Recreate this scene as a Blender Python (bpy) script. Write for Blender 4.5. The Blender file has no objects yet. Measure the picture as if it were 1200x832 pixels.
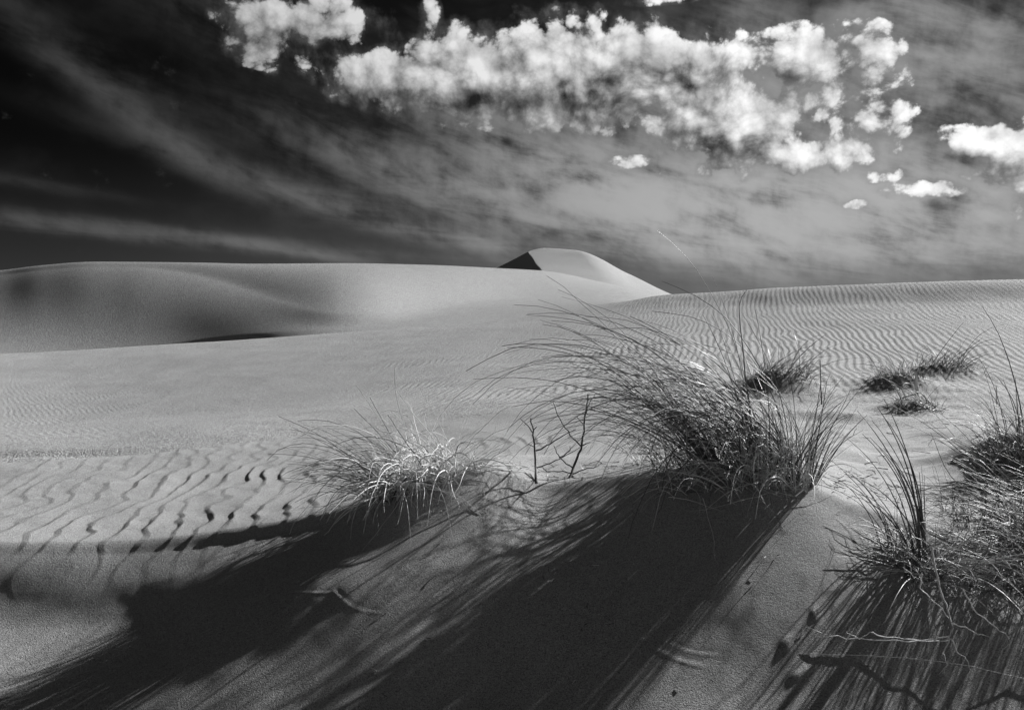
import bpy, math, random
import numpy as np
from mathutils import Vector

random.seed(7)
RNG = np.random.default_rng(11)
S = bpy.context.scene
COL = S.collection

# ------------------------------------------------------------------ camera
F = 933.3          # focal length in photograph pixels (1200 px wide)
HX, HY = 600.0, 375.0
ZC = 1.5           # eye height over the low sand in front
cam = bpy.data.cameras.new('camera')
cam.lens = 28.0
cam.sensor_width = 36.0
cam.shift_y = -(416.0 - HY) / 1200.0
cam.clip_start = 0.05
cam.clip_end = 20000
camo = bpy.data.objects.new('camera', cam)
camo.location = (0, 0, ZC)
camo.rotation_euler = (math.radians(90), 0, 0)
COL.objects.link(camo)
S.camera = camo
S.view_settings.view_transform = 'Standard'
S.view_settings.look = 'None'
S.view_settings.gamma = 1.0
S.view_settings.use_curve_mapping = False
S.view_settings.exposure = 0.82

# ------------------------------------------------------------------ sun
SUN_AZ = math.radians(45)     # to the right of the view direction
SUN_EL = math.radians(22)
sl = bpy.data.lights.new('sun', 'SUN')
sl.energy = 5.0
sl.angle = math.radians(0.5)
sl.color = (1, 1, 1)
so = bpy.data.objects.new('sun', sl)
sd = Vector((math.cos(SUN_EL) * math.sin(SUN_AZ), math.cos(SUN_EL) * math.cos(SUN_AZ), math.sin(SUN_EL)))
so.rotation_euler = sd.to_track_quat('Z', 'Y').to_euler()
so.location = sd * 30
COL.objects.link(so)

# ------------------------------------------------------------------ node helpers
class NT:
    def __init__(self, tree):
        self.t = tree
        self.n = tree.nodes
        self.l = tree.links
    def node(self, typ, **kw):
        nd = self.n.new(typ)
        for k, v in kw.items():
            setattr(nd, k, v)
        return nd
    def put(self, sock, v):
        if isinstance(v, bpy.types.NodeSocket):
            self.l.new(v, sock)
        elif v is not None:
            sock.default_value = v
    def m(self, op, a, b=None, c=None, clamp=False):
        nd = self.node('ShaderNodeMath', operation=op, use_clamp=clamp)
        self.put(nd.inputs[0], a)
        if b is not None: self.put(nd.inputs[1], b)
        if c is not None: self.put(nd.inputs[2], c)
        return nd.outputs[0]
    def vec(self, x=0.0, y=0.0, z=0.0):
        nd = self.node('ShaderNodeCombineXYZ')
        self.put(nd.inputs[0], x); self.put(nd.inputs[1], y); self.put(nd.inputs[2], z)
        return nd.outputs[0]
    def vm(self, op, a, b=None):
        nd = self.node('ShaderNodeVectorMath', operation=op)
        self.put(nd.inputs[0], a)
        if b is not None: self.put(nd.inputs[1], b)
        return nd.outputs[0]
    def noise(self, v, scale, detail=2.0, rough=0.5, dist=0.0, lac=2.0, dim='3D', out=0):
        nd = self.node('ShaderNodeTexNoise', noise_dimensions=dim)
        self.put(nd.inputs['Vector'], v)
        nd.inputs['Scale'].default_value = scale
        nd.inputs['Detail'].default_value = detail
        nd.inputs['Roughness'].default_value = rough
        nd.inputs['Lacunarity'].default_value = lac
        nd.inputs['Distortion'].default_value = dist
        return nd.outputs[out]
    def smooth(self, v, a, b, lo=0.0, hi=1.0):
        nd = self.node('ShaderNodeMapRange', interpolation_type='SMOOTHSTEP')
        self.put(nd.inputs[0], v)
        nd.inputs[1].default_value = a; nd.inputs[2].default_value = b
        nd.inputs[3].default_value = lo; nd.inputs[4].default_value = hi
        return nd.outputs[0]
    def mix(self, f, a, b):          # scalar mix
        return self.m('ADD', self.m('MULTIPLY', a, self.m('SUBTRACT', 1.0, f)), self.m('MULTIPLY', b, f))

def azel(px, py):
    az = math.atan((px - HX) / F)
    el = math.atan((HY - py) / F * math.cos(az))
    return az, el

# ------------------------------------------------------------------ sky (world)
W = bpy.data.worlds.new('World')
S.world = W
W.use_nodes = True
wt = W.node_tree
wt.nodes.clear()
q = NT(wt)

def cumulus_group():
    g = bpy.data.node_groups.new('cumulus_density', 'ShaderNodeTree')
    g.interface.new_socket('P', in_out='INPUT', socket_type='NodeSocketVector')
    g.interface.new_socket('D', in_out='OUTPUT', socket_type='NodeSocketFloat')
    g.interface.new_socket('B', in_out='OUTPUT', socket_type='NodeSocketFloat')
    g.interface.new_socket('T', in_out='OUTPUT', socket_type='NodeSocketFloat')
    k = NT(g)
    gi = k.node('NodeGroupInput'); go = k.node('NodeGroupOutput')
    P = gi.outputs[0]
    sp = k.node('ShaderNodeSeparateXYZ'); k.l.new(P, sp.inputs[0])
    ax, ex = sp.outputs[0], sp.outputs[1]
    blobs = [  # px, py, rx, ry, weight : the banks of cloud in the sky
        (470, 92, 72, 30, 1.0), (555, 92, 95, 42, 1.15), (650, 90, 95, 50, 1.25), (735, 82, 90, 42, 1.15),
        (700, 120, 90, 26, .8), (815, 75, 50, 26, .8), (815, 130, 42, 46, .95), (870, 150, 62, 42, 1.1), (905, 140, 40, 30, .9),
        (945, 68, 62, 30, .95), (1010, 62, 40, 26, .85), (870, 62, 34, 24, .6), (990, 110, 80, 50, .40), (880, 110, 140, 60, .36), (760, 135, 70, 22, .45), (1010, 185, 50, 14, .5), (1020, 140, 60, 30, .42),
        (950, 182, 100, 20, .75), (850, 185, 70, 20, .5), (1150, 168, 62, 20, .8), (1200, 178, 50, 26, .95), (1300, 190, 120, 40, 1.0),
        (345, 18, 80, 30, .72), (320, 62, 60, 20, .42), (415, 32, 24, 24, .45), (415, 80, 16, 18, .6),
        (740, 193, 40, 11, .43), (1076, 223, 46, 11, .44), (1190, 248, 26, 16, .42), (1105, 225, 34, 9, .36), (1035, 205, 30, 10, .36), (690, 152, 34, 10, .42), (1150, 203, 30, 8, .36), (785, 202, 26, 8, .38), (1010, 240, 26, 6, .33), (1120, 150, 24, 8, .42), (460, 120, 20, 8, .42), (505, 25, 14, 26, .5), (775, 0, 50, 6, .5),
        (1060, 95, 40, 20, .35),
    ]
    acc = None
    for (x, y, rx, ry, w) in blobs:
        a, e = azel(x, y)
        sa = math.atan((x + rx - HX) / F) - a
        se = ry / F * .97
        dx = k.m('MULTIPLY', k.m('SUBTRACT', ax, a), 1 / sa)
        dy = k.m('MULTIPLY', k.m('SUBTRACT', ex, e), 1 / se)
        r2 = k.m('ADD', k.m('MULTIPLY', dx, dx), k.m('MULTIPLY', dy, dy))
        v = k.m('MULTIPLY', k.m('EXPONENT', k.m('MULTIPLY', r2, -0.9)), w)
        acc = v if acc is None else k.m('SMOOTH_MAX', acc, v, 0.12)
    # domain warp, then billows
    w1 = k.noise(P, 12.0, 2.5, .5, out=1)
    w1 = k.vm('SUBTRACT', w1, (.5, .5, .5))
    sc = k.node('ShaderNodeVectorMath', operation='SCALE'); k.l.new(w1, sc.inputs[0]); sc.inputs['Scale'].default_value = .026
    P2 = k.vm('ADD', P, sc.outputs[0])
    P2 = k.vm('MULTIPLY', P2, (.95, 1.05, 1.0))
    vo = k.node('ShaderNodeTexVoronoi', feature='SMOOTH_F1', voronoi_dimensions='2D', normalize=True)
    k.l.new(P2, vo.inputs['Vector'])
    vo.inputs['Scale'].default_value = 31
    vo.inputs['Detail'].default_value = 6
    vo.inputs['Roughness'].default_value = .52
    vo.inputs['Lacunarity'].default_value = 2.1
    vo.inputs['Smoothness'].default_value = .35
    bil = k.m('SUBTRACT', 1.0, k.m('MULTIPLY', vo.outputs['Distance'], 1.9))
    nz = k.noise(P2, 22, 7, .54)
    tex = k.m('ADD', k.m('MULTIPLY', bil, .55), k.m('MULTIPLY', nz, .75))
    D = k.m('ADD', k.m('MULTIPLY', k.m('SUBTRACT', acc, .33), 1.0), k.m('MULTIPLY', k.m('SUBTRACT', tex, .60), 1.35))
    D = k.m('SUBTRACT', D, k.smooth(acc, .20, .04, 0.0, .5))
    k.l.new(D, go.inputs[0]); k.l.new(acc, go.inputs[1]); k.l.new(tex, go.inputs[2])
    return g

def build_sky():
    tc = q.node('ShaderNodeTexCoord')
    d = tc.outputs['Generated']
    sp = q.node('ShaderNodeSeparateXYZ'); q.l.new(d, sp.inputs[0])
    dx, dy, dz = sp.outputs
    az = q.m('ARCTAN2', dx, dy)
    el = q.m('ARCSINE', dz)
    P = q.vec(az, el, 0.0)
    # ---- clear air: the red light of the Nishita sky (as through a red filter)
    sky = q.node('ShaderNodeTexSky')
    sky.sky_type = 'NISHITA'
    sky.sun_disc = False
    sky.sun_elevation = SUN_EL
    sky.sun_rotation = SUN_AZ
    sky.air_density = 1.0; sky.dust_density = 0.6; sky.ozone_density = 1.0
    sc = q.node('ShaderNodeSeparateColor'); q.l.new(sky.outputs[0], sc.inputs[0])
    base = q.m('MULTIPLY', q.m('POWER', sc.outputs[0], .6), SKYK)
    # the orange-red filter and the polariser darken the blue well above the horizon
    base = q.m('MULTIPLY', base, q.smooth(el, -.06, .22, 1.1, .11))
    base = q.m('MULTIPLY', base, q.m('MULTIPLY', q.smooth(az, -.6, .1, .45, 1.0), q.smooth(az, .0, .5, 1.0, .8)))
    # keep the low band from glowing: a denser filter towards the horizon
    base = q.m('MINIMUM', base, 1.2)
    # ---- high cirrus laid out on a plane overhead, streaks drawn out by the wind
    dzp = q.m('ADD', q.m('MAXIMUM', dz, 0.0), .06)
    px = q.m('DIVIDE', dx, dzp); py = q.m('DIVIDE', dy, dzp)
    c, s = math.cos(math.radians(38)), math.sin(math.radians(38))
    u = q.m('ADD', q.m('MULTIPLY', px, c), q.m('MULTIPLY', py, s))
    v = q.m('SUBTRACT', q.m('MULTIPLY', py, c), q.m('MULTIPLY', px, s))
    st = q.noise(q.vec(q.m('MULTIPLY', u, .55), q.m('MULTIPLY', v, 1.5), 0.0), .9, 8, .62, .8)
    st2 = q.noise(q.vec(q.m('MULTIPLY', az, 9.0), q.m('MULTIPLY', el, 16.0), 3.0), 1.0, 6, .52, .4)
    # slanted local streaks in az/el
    def streak(px0, py0, rx, ry, rot):
        a0, e0 = azel(px0, py0)
        cr, sr = math.cos(rot), math.sin(rot)
        xx = q.m('SUBTRACT', az, a0); yy = q.m('SUBTRACT', el, e0)
        X = q.m('MULTIPLY', q.m('ADD', q.m('MULTIPLY', xx, cr), q.m('MULTIPLY', yy, sr)), F / rx)
        Y = q.m('MULTIPLY', q.m('SUBTRACT', q.m('MULTIPLY', yy, cr), q.m('MULTIPLY', xx, sr)), F / ry)
        r2 = q.m('ADD', q.m('MULTIPLY', X, X), q.m('MULTIPLY', Y, Y))
        return q.m('EXPONENT', q.m('MULTIPLY', r2, -1.0))
    R = math.radians
    sheets = [(890, 252, 280, 42, R(-5), 2.0), (720, 232, 170, 30, R(-24), .8), (1040, 215, 170, 60, 0, .75), (960, 290, 160, 10, 0, .35),
              (470, 200, 150, 24, R(-17), .55), (370, 235, 170, 13, R(-16), .5), (170, 145, 100, 14, R(-32), .55),
              (150, 272, 190, 9, R(-4), .9), (300, 288, 90, 5, R(-8), .7), (560, 282, 50, 10, R(-14), .42), (90, 60, 160, 20, R(-30), .18),
              (1060, 40, 55, 70, R(50), .62), (880, 20, 30, 60, R(20), .25), (1180, 60, 60, 60, R(50), .4), (640, 175, 190, 60, 0, .38),
              (900, 120, 190, 80, 0, .5), (250, 20, 120, 40, R(-20), .16), (1160, 295, 30, 7, 0, .35), (40, 215, 90, 6, R(-6), .12)]
    acc = None
    for (a, b, rx, ry, rot, w) in sheets:
        t = q.m('MULTIPLY', streak(a, b, rx, ry, rot), w)
        acc = t if acc is None else q.m('ADD', acc, t)
    # beyond the photographed part of the sky the thin sheets simply go on
    back = q.m('MULTIPLY', q.smooth(q.m('ABSOLUTE', az), .75, 1.1), .14)
    acc = q.m('ADD', acc, back)
    # fibres: fine noise stretched along the fall of the streaks
    cr, sr = math.cos(R(-22)), math.sin(R(-22))
    fx = q.m('ADD', q.m('MULTIPLY', az, cr), q.m('MULTIPLY', el, sr))
    fy = q.m('SUBTRACT', q.m('MULTIPLY', el, cr), q.m('MULTIPLY', az, sr))
    fib = q.noise(q.vec(q.m('MULTIPLY', fx, 9.0), q.m('MULTIPLY', fy, 28.0), 1.0), 1.0, 8, .58, .25)
    fib2 = q.noise(q.vec(q.m('MULTIPLY', az, 40.0), q.m('MULTIPLY', el, 22.0), 7.0), 1.0, 7, .58, .2)
    tex = q.m('ADD', q.m('ADD', q.m('MULTIPLY', fib, 1.25), q.m('MULTIPLY', fib2, .5)), q.m('ADD', q.m('MULTIPLY', st2, .55), q.m('MULTIPLY', st, .7)))
    tex = q.m('ADD', q.smooth(tex, 1.1, 2.0), q.m('MULTIPLY', q.smooth(tex, .8, 2.3), .25))
    cir = q.m('MULTIPLY', acc, q.m('ADD', q.m('MULTIPLY', tex, 1.35), .03))
    cir = q.m('ADD', cir, q.m('MULTIPLY', q.smooth(st2, .45, .85), .05))
    cir = q.m('SUBTRACT', 1.0, q.m('EXPONENT', q.m('MULTIPLY', cir, -1.35)))
    # ---- cumulus
    g = cumulus_group()
    def cum(p):
        nd = q.node('ShaderNodeGroup'); nd.node_tree = g
        q.l.new(p, nd.inputs[0])
        return nd.outputs[0], nd.outputs[1], nd.outputs[2]
    D, B, T = cum(P)
    D1, _, T1 = cum(q.vm('ADD', P, (.007, .009, 0)))
    D2, B2, T2 = cum(q.vm('ADD', P, (.018, .024, 0)))
    al = q.smooth(D, -.03, .17)
    al2 = q.smooth(D, -.40, .20)         # ragged veil round the bank
    core = q.smooth(B, .35, .95)                    # the deep middle of a bank lets less light through
    blotch = q.smooth(q.noise(P, 15.0, 2.0, .5), .40, .66)
    # light from the upper right: sides of the puffs that face it are bright
    g1 = q.m('ADD', q.m('MULTIPLY', q.m('SUBTRACT', T, T1), 1.0), q.m('MULTIPLY', q.m('SUBTRACT', T, T2), .8))
    g1 = q.m('ADD', g1, q.m('MULTIPLY', q.m('SUBTRACT', B, B2), 1.1))
    lit = q.m('ADD', .68, q.m('MULTIPLY', q.m('TANH', q.m('MULTIPLY', g1, 1.4)), .45))
    lit = q.m('ADD', lit, q.m('MULTIPLY', q.m('SUBTRACT', T, .6), .25))
    lit = q.m('SUBTRACT', lit, q.m('MULTIPLY', q.m('MULTIPLY', blotch, core), .34))
    lit = q.m('MAXIMUM', q.m('MINIMUM', lit, 1.05), .12)
    lit = q.m('POWER', lit, 1.8)
    hz = q.smooth(az, -.35, .35, .62, 1.0)       # brighter towards the sun
    cirtone = q.m('MULTIPLY', q.smooth(az, -.5, .3, .11, .46), CLK)
    a = q.m('MULTIPLY', cir, 1.0)
    col = q.mix(a, base, cirtone)
    col = q.mix(q.m('MULTIPLY', q.m('MULTIPLY', al2, .8), q.smooth(q.m('ADD', fib2, q.m('MULTIPLY', fib, .5)), .55, 1.1)), col, q.m('MULTIPLY', .20, CLK))
    col = q.mix(al, col, q.m('MULTIPLY', q.m('MULTIPLY', lit, hz), CLK))
    comb = q.node('ShaderNodeCombineColor')
    for i in range(3): q.l.new(col, comb.inputs[i])
    bg = q.node('ShaderNodeBackground')
    q.l.new(comb.outputs[0], bg.inputs[0])
    bg.inputs[1].default_value = 0.1
    o = q.node('ShaderNodeOutputWorld')
    q.l.new(bg.outputs[0], o.inputs[0])

SKYK = 0.20
CLK = 5.4
build_sky()
W.cycles.sampling_method = 'MANUAL'
W.cycles.sample_map_resolution = 512

# ------------------------------------------------------------------ materials
def sand_material(name, scales, bump, base=.36, con=.30):
    m = bpy.data.materials.new(name); m.use_nodes = True
    t = m.node_tree; t.nodes.clear(); k = NT(t)
    tc = k.node('ShaderNodeTexCoord'); P = tc.outputs['Object']
    n3 = k.noise(P, 1.1, 5.0, .55)
    col = k.m('ADD', base - .03, k.m('MULTIPLY', n3, .06))
    h = None
    for sc_, w in scales:                        # mixed dark and pale grains, coarse to fine
        n = k.noise(P, sc_, 1.5, .6)
        col = k.m('ADD', col, k.m('MULTIPLY', k.m('SUBTRACT', n, .5), con * 2 * w))
        hh = k.m('MULTIPLY', n, 60.0 / sc_ * w)
        h = hh if h is None else k.m('ADD', h, hh)
    col = k.m('MAXIMUM', col, .06)
    pale = k.smooth(k.noise(P, scales[0][0] * 1.35, 1.0, .6), .70, .76)      # single pale quartz grains
    col = k.mix(pale, col, .85)
    cc = k.node('ShaderNodeCombineColor')
    for i in range(3): k.l.new(col, cc.inputs[i])
    b = k.node('ShaderNodeBsdfPrincipled')
    k.l.new(cc.outputs[0], b.inputs['Base Color'])
    b.inputs['Roughness'].default_value = .9
    b.inputs['Specular IOR Level'].default_value = .08
    bp = k.node('ShaderNodeBump')
    bp.inputs['Strength'].default_value = 1.0
    bp.inputs['Distance'].default_value = bump
    k.l.new(h, bp.inputs['Height'])
    k.l.new(bp.outputs[0], b.inputs['Normal'])
    o = k.node('ShaderNodeOutputMaterial'); k.l.new(b.outputs[0], o.inputs[0])
    return m

def plant_material(name, v, rough=.45, spec=.4, var=.5):
    m = bpy.data.materials.new(name); m.use_nodes = True
    t = m.node_tree; t.nodes.clear(); k = NT(t)
    tc = k.node('ShaderNodeTexCoord')
    n = k.noise(tc.outputs['Object'], 38.0, 3.0, .6)
    col = k.m('MULTIPLY', k.m('ADD', 1 - var * .5, k.m('MULTIPLY', n, var)), v)
    cc = k.node('ShaderNodeCombineColor')
    for i in range(3): k.l.new(col, cc.inputs[i])
    b = k.node('ShaderNodeBsdfPrincipled')
    k.l.new(cc.outputs[0], b.inputs['Base Color'])
    b.inputs['Roughness'].default_value = rough
    b.inputs['Specular IOR Level'].default_value = spec
    o = k.node('ShaderNodeOutputMaterial'); k.l.new(b.outputs[0], o.inputs[0])
    return m

M_SAND = sand_material('sand', [(330, 1.0), (150, .6), (45, .12)], .0125, .36, .52)
M_SAND_MID = sand_material('sand_middle', [(70, .9), (28, .4), (140, .7)], .014, .36, .5)
M_SAND_FAR = sand_material('sand_far', [(24, .7), (10, .35), (50, .7)], .014, .36, .45)
M_STRAW = plant_material('bleached_straw', .80, .5, .4)
M_MID = plant_material('dry_grass', .30, .5, .4)
M_DARK = plant_material('green_grass', .08, .42, .45)
M_WOOD = plant_material('dark_wood', .05, .8, .2)
M_PALE = plant_material('pale_bark', .55, .7, .2)
M_LITTER = plant_material('dark_litter', .12, .8, .2)

# ------------------------------------------------------------------ terrain
def pchip_slopes(x, y):
    # x, y: (n, ...) ; monotone cubic slopes along axis 0
    h = np.diff(x, axis=0); d = np.diff(y, axis=0) / h
    m = np.zeros_like(y)
    w1 = 2 * h[1:] + h[:-1]; w2 = h[1:] + 2 * h[:-1]
    same = (d[:-1] * d[1:]) > 0
    with np.errstate(divide='ignore', invalid='ignore'):
        hm = (w1 + w2) / (w1 / d[:-1] + w2 / d[1:])
    m[1:-1] = np.where(same, hm, 0)
    m[0] = d[0]; m[-1] = d[-1]
    return m

def hermite(x0, x1, y0, y1, m0, m1, t):
    h = x1 - x0
    t2 = t * t; t3 = t2 * t
    return (2*t3-3*t2+1)*y0 + (t3-2*t2+t)*h*m0 + (-2*t3+3*t2)*y1 + (t3-t2)*h*m1

def curve1(xs, pts):
    a = np.array(sorted(pts), float)
    x, y = a[:, 0], a[:, 1]
    m = pchip_slopes(x, y); m[0] = m[-1] = 0
    xc = np.clip(xs, x[0], x[-1])
    i = np.clip(np.searchsorted(x, xc, 'right') - 1, 0, len(x) - 2)
    t = (xc - x[i]) / (x[i+1] - x[i])
    return hermite(x[i], x[i+1], y[i], y[i+1], m[i], m[i+1], t)

def hash2(ix, iy, seed):
    v = np.sin(ix * 127.1 + iy * 311.7 + seed * 74.7) * 43758.5453
    return v - np.floor(v)
def vnoise(x, y, seed=0):
    ix = np.floor(x); iy = np.floor(y)
    fx = x - ix; fy = y - iy
    fx = fx*fx*(3-2*fx); fy = fy*fy*(3-2*fy)
    a = hash2(ix, iy, seed); b = hash2(ix+1, iy, seed); c = hash2(ix, iy+1, seed); d = hash2(ix+1, iy+1, seed)
    return (a*(1-fx)+b*fx)*(1-fy) + (c*(1-fx)+d*fx)*fy - .5
def fbm(x, y, seed=0, o=4):
    s = 0; a = 1.0
    for i in range(o):
        s = s + a * vnoise(x, y, seed + i * 13); a *= .5; x = x * 2.03 + 5.1; y = y * 2.03 + 1.7
    return s
def ss(v, a, b):
    t = np.clip((v - a) / (b - a), 0, 1); return t*t*(3-2*t)

# columns: dense inside the picture, sparse to both sides
ud = np.linspace(-.72, .72, 1180)
side = .72 + (np.linspace(0, 1, 46)[1:] ** 1.8) * 3.3
U = np.concatenate([-side[::-1], ud, side])
PX = HX + U * F

# feature lines of the ground, near to far: ([(px, py)], [(px, depth)], rows up to the next line)
FEAT = [
    ('near',   None, [(0, .5)], 40),
    ('bottom', [(0, 842), (300, 845), (600, 850), (900, 850), (1200, 845)],
               [(0, 3.4), (150, 3.24), (300, 3.08), (420, 3.08), (520, 3.13), (600, 3.12), (900, 3.07), (1200, 3.08)], 105),
    ('foot',   [(0, 738), (150, 734), (300, 704), (360, 688), (430, 672), (500, 660), (560, 660), (700, 662), (850, 662), (1000, 682), (1120, 702), (1250, 702)],
               [(0, 4.12), (150, 4.03), (300, 3.88), (420, 3.89), (560, 3.93), (700, 3.95), (850, 3.9), (1000, 3.8), (1120, 3.7), (1250, 3.7)], 150),
    ('hummock',[(-100, 640), (0, 634), (100, 634), (200, 628), (300, 614), (380, 600), (430, 590), (490, 562), (560, 549), (600, 556), (640, 566), (700, 560), (780, 552), (850, 552), (900, 558), (950, 570), (1000, 590), (1050, 606), (1120, 625), (1200, 650)],
               [(0, 4.80), (200, 4.80), (380, 4.78), (560, 4.76), (700, 4.76), (850, 4.66), (1000, 4.47), (1200, 4.2)], 60),
    ('dip',    [(0, 585), (200, 578), (380, 560), (560, 530), (640, 525), (760, 520), (900, 520), (1000, 540), (1100, 560), (1200, 575)],
               [(0, 5.9), (380, 6.1), (640, 6.3), (900, 6.2), (1000, 6.2), (1200, 5.8)], 60),
    ('lip',    [(-100, 546), (0, 542), (120, 538), (200, 530), (300, 517), (400, 505), (500, 495), (600, 484), (700, 476), (800, 480), (900, 490), (1000, 498), (1100, 505), (1200, 508)],
               [(0, 7.2), (200, 7.6), (400, 8.4), (700, 8.6), (1000, 8.2), (1200, 7.8)], 60),
    ('midA',   [(0, 488), (300, 472), (600, 448), (800, 440), (1000, 446), (1100, 450), (1200, 452)],
               [(0, 15), (600, 13), (1000, 11.5), (1200, 11)], 60),
    ('midB',   [(0, 445), (300, 430), (600, 408), (800, 392), (1000, 395), (1200, 396)],
               [(0, 23.5), (600, 19.5), (800, 19), (1000, 16.5), (1200, 15.5)], 46),
    ('midC',   [(0, 421), (300, 408), (500, 392), (650, 377), (800, 362), (1000, 358), (1200, 354)],
               [(0, 30), (500, 27.5), (800, 24.3), (1000, 21.3), (1200, 19.8)], 26),
    ('crest',  [(-100, 417), (0, 415), (200, 404), (400, 390), (500, 383), (600, 374), (650, 365), (720, 355), (790, 345), (850, 341), (900, 338), (1050, 332), (1200, 327), (1300, 324)],
               [(0, 34.5), (400, 35), (650, 33), (780, 28.8), (860, 26.9), (1000, 24.1), (1200, 22.2)], 12),
    ('trough', [(0, 422), (200, 410), (400, 394), (500, 386), (600, 378), (650, 372), (720, 362), (790, 356), (900, 352), (1200, 345)],
               [(-60, 44.6), (0, 45.2), (100, 46.9), (200, 47.6), (300, 46.2), (400, 43.5), (650, 46), (800, 44), (1200, 40)], 40),
    ('faceA',  [(0, 393), (100, 390), (200, 386), (300, 386), (400, 384), (470, 378), (560, 368), (650, 358), (720, 352), (790, 356), (1200, 350)],
               [(0, 52.5), (200, 51), (300, 48.8), (400, 47.0), (470, 50.2), (650, 60), (790, 62), (1200, 60)], 36),
    ('faceB',  [(0, 356.5), (100, 352), (200, 353), (300, 364), (400, 366.5), (430, 366), (470, 369), (560, 354), (650, 349), (720, 348), (790, 357), (1200, 355)],
               [(0, 57.5), (200, 56), (300, 52.6), (400, 49.9), (470, 53), (560, 66), (650, 76), (790, 80), (1200, 80)], 60),
    ('ridge',  [(-100, 324), (0, 317), (50, 311), (110, 307), (230, 308), (300, 309.5), (400, 309.5), (500, 311), (580, 314.5), (640, 318), (700, 330), (740, 339), (785, 350), (850, 362), (1200, 365)],
               [(-60, 66.0), (0, 65.6), (110, 65.2), (200, 64.6), (300, 65.6), (400, 71.5), (500, 76), (600, 86), (700, 102), (800, 113), (1200, 115)], 14),
    ('back',   [(0, 345), (600, 345), (1200, 372)], [(0, 150), (1200, 150)], 10),
    ('far',    [(0, 368), (1200, 373)], [(0, 600), (1200, 600)], 12),
    ('horizon',[(0, 374.7), (1200, 374.7)], [(0, 9000), (1200, 9000)], 0),
]
Yn, Zn = [], []
for name, py, dep, rows in FEAT:
    Yv = curve1(PX, dep + [(dep[-1][0] + 400, dep[-1][1])])
    if py is None:
        Zv = np.full_like(Yv, -.80)
    else:
        Zv = ZC + (HY - curve1(PX, py + [(py[-1][0] + 400, py[-1][1])])) / F * Yv
    Yn.append(Yv); Zn.append(Zv)
Yn = np.array(Yn); Zn = np.array(Zn)
def smooth_cols(a, sig):           # soften a feature line sideways (in columns)
    n = int(sig * 3); kx = np.arange(-n, n + 1); kn = np.exp(-.5 * (kx / sig) ** 2); kn /= kn.sum()
    return np.convolve(np.pad(a, n, mode='edge'), kn, mode='valid')
for i_, f_ in enumerate(FEAT):
    el_ = (Zn[i_] - ZC) / Yn[i_]
    Yn[i_] = smooth_cols(Yn[i_], 32)
    if f_[0] not in ('near', 'bottom'): el_ = smooth_cols(el_, 26 if f_[0] in ('faceA', 'faceB', 'trough', 'midA', 'midB', 'midC', 'dip', 'foot') else 6)
    Zn[i_] = ZC + el_ * Yn[i_]
# a shoulder just in front of the hummock's rim keeps its front face even and its rim narrow
kh = [f[0] for f in FEAT].index('hummock')
Yn = np.insert(Yn, kh, Yn[kh] - .16, axis=0); Zn = np.insert(Zn, kh, Zn[kh] - .048, axis=0)
FEAT.insert(kh, ('shoulder', None, None, 40))
FEAT[kh - 1] = FEAT[kh - 1][:3] + (120,)
nm_ = [f[0] for f in FEAT]
kt, ka, kb, kr = (nm_.index(n_) for n_ in ('trough', 'faceA', 'faceB', 'ridge'))
wl = 1 - curve1(PX, [(150, 0), (400, 1)])
sl_ = (Zn[kr] - .25 - Zn[kt]) / (Yn[kr] - Yn[kt] - 2.0)
for kk_, yy_ in ((ka, Yn[kt] + 1.2), (kb, Yn[kr] - 2.6)):
    zz_ = Zn[kt] - .15 + sl_ * (yy_ - Yn[kt])
    Yn[kk_] = Yn[kk_] * (1 - wl) + yy_ * wl
    Zn[kk_] = Zn[kk_] * (1 - wl) + zz_ * wl
Mn = pchip_slopes(Yn, Zn)
rowsY, rowsZ, rowlay = [], [], []
for k, (name, py, dep, rows) in enumerate(FEAT[:-1]):
    for j in range(rows):
        t = j / rows
        if name in ('far', 'back'): t = t ** 2
        if name == 'near': t = t ** .7
        yy = Yn[k] + (Yn[k+1] - Yn[k]) * t
        rowsY.append(yy); rowsZ.append(hermite(Yn[k], Yn[k+1], Zn[k], Zn[k+1], Mn[k], Mn[k+1], t)); rowlay.append(k)
rowsY.append(Yn[-1]); rowsZ.append(Zn[-1]); rowlay.append(len(FEAT) - 1)
GY = np.array(rowsY); GZ = np.array(rowsZ)
GX = GY * U[None, :]
LAY = np.array(rowlay)

def at_raw(px, Y):
    return (px - HX) / F * Y
def gauss(X, Y, px, Yc, sx, sy, amp, rot=0.0, p=1.0):
    xc = at_raw(px, Yc)
    c, s = math.cos(rot), math.sin(rot)
    a = ((X - xc) * c + (Y - Yc) * s) / sx
    b = (-(X - xc) * s + (Y - Yc) * c) / sy
    return amp * np.exp(-((a*a + b*b) ** p))

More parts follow.
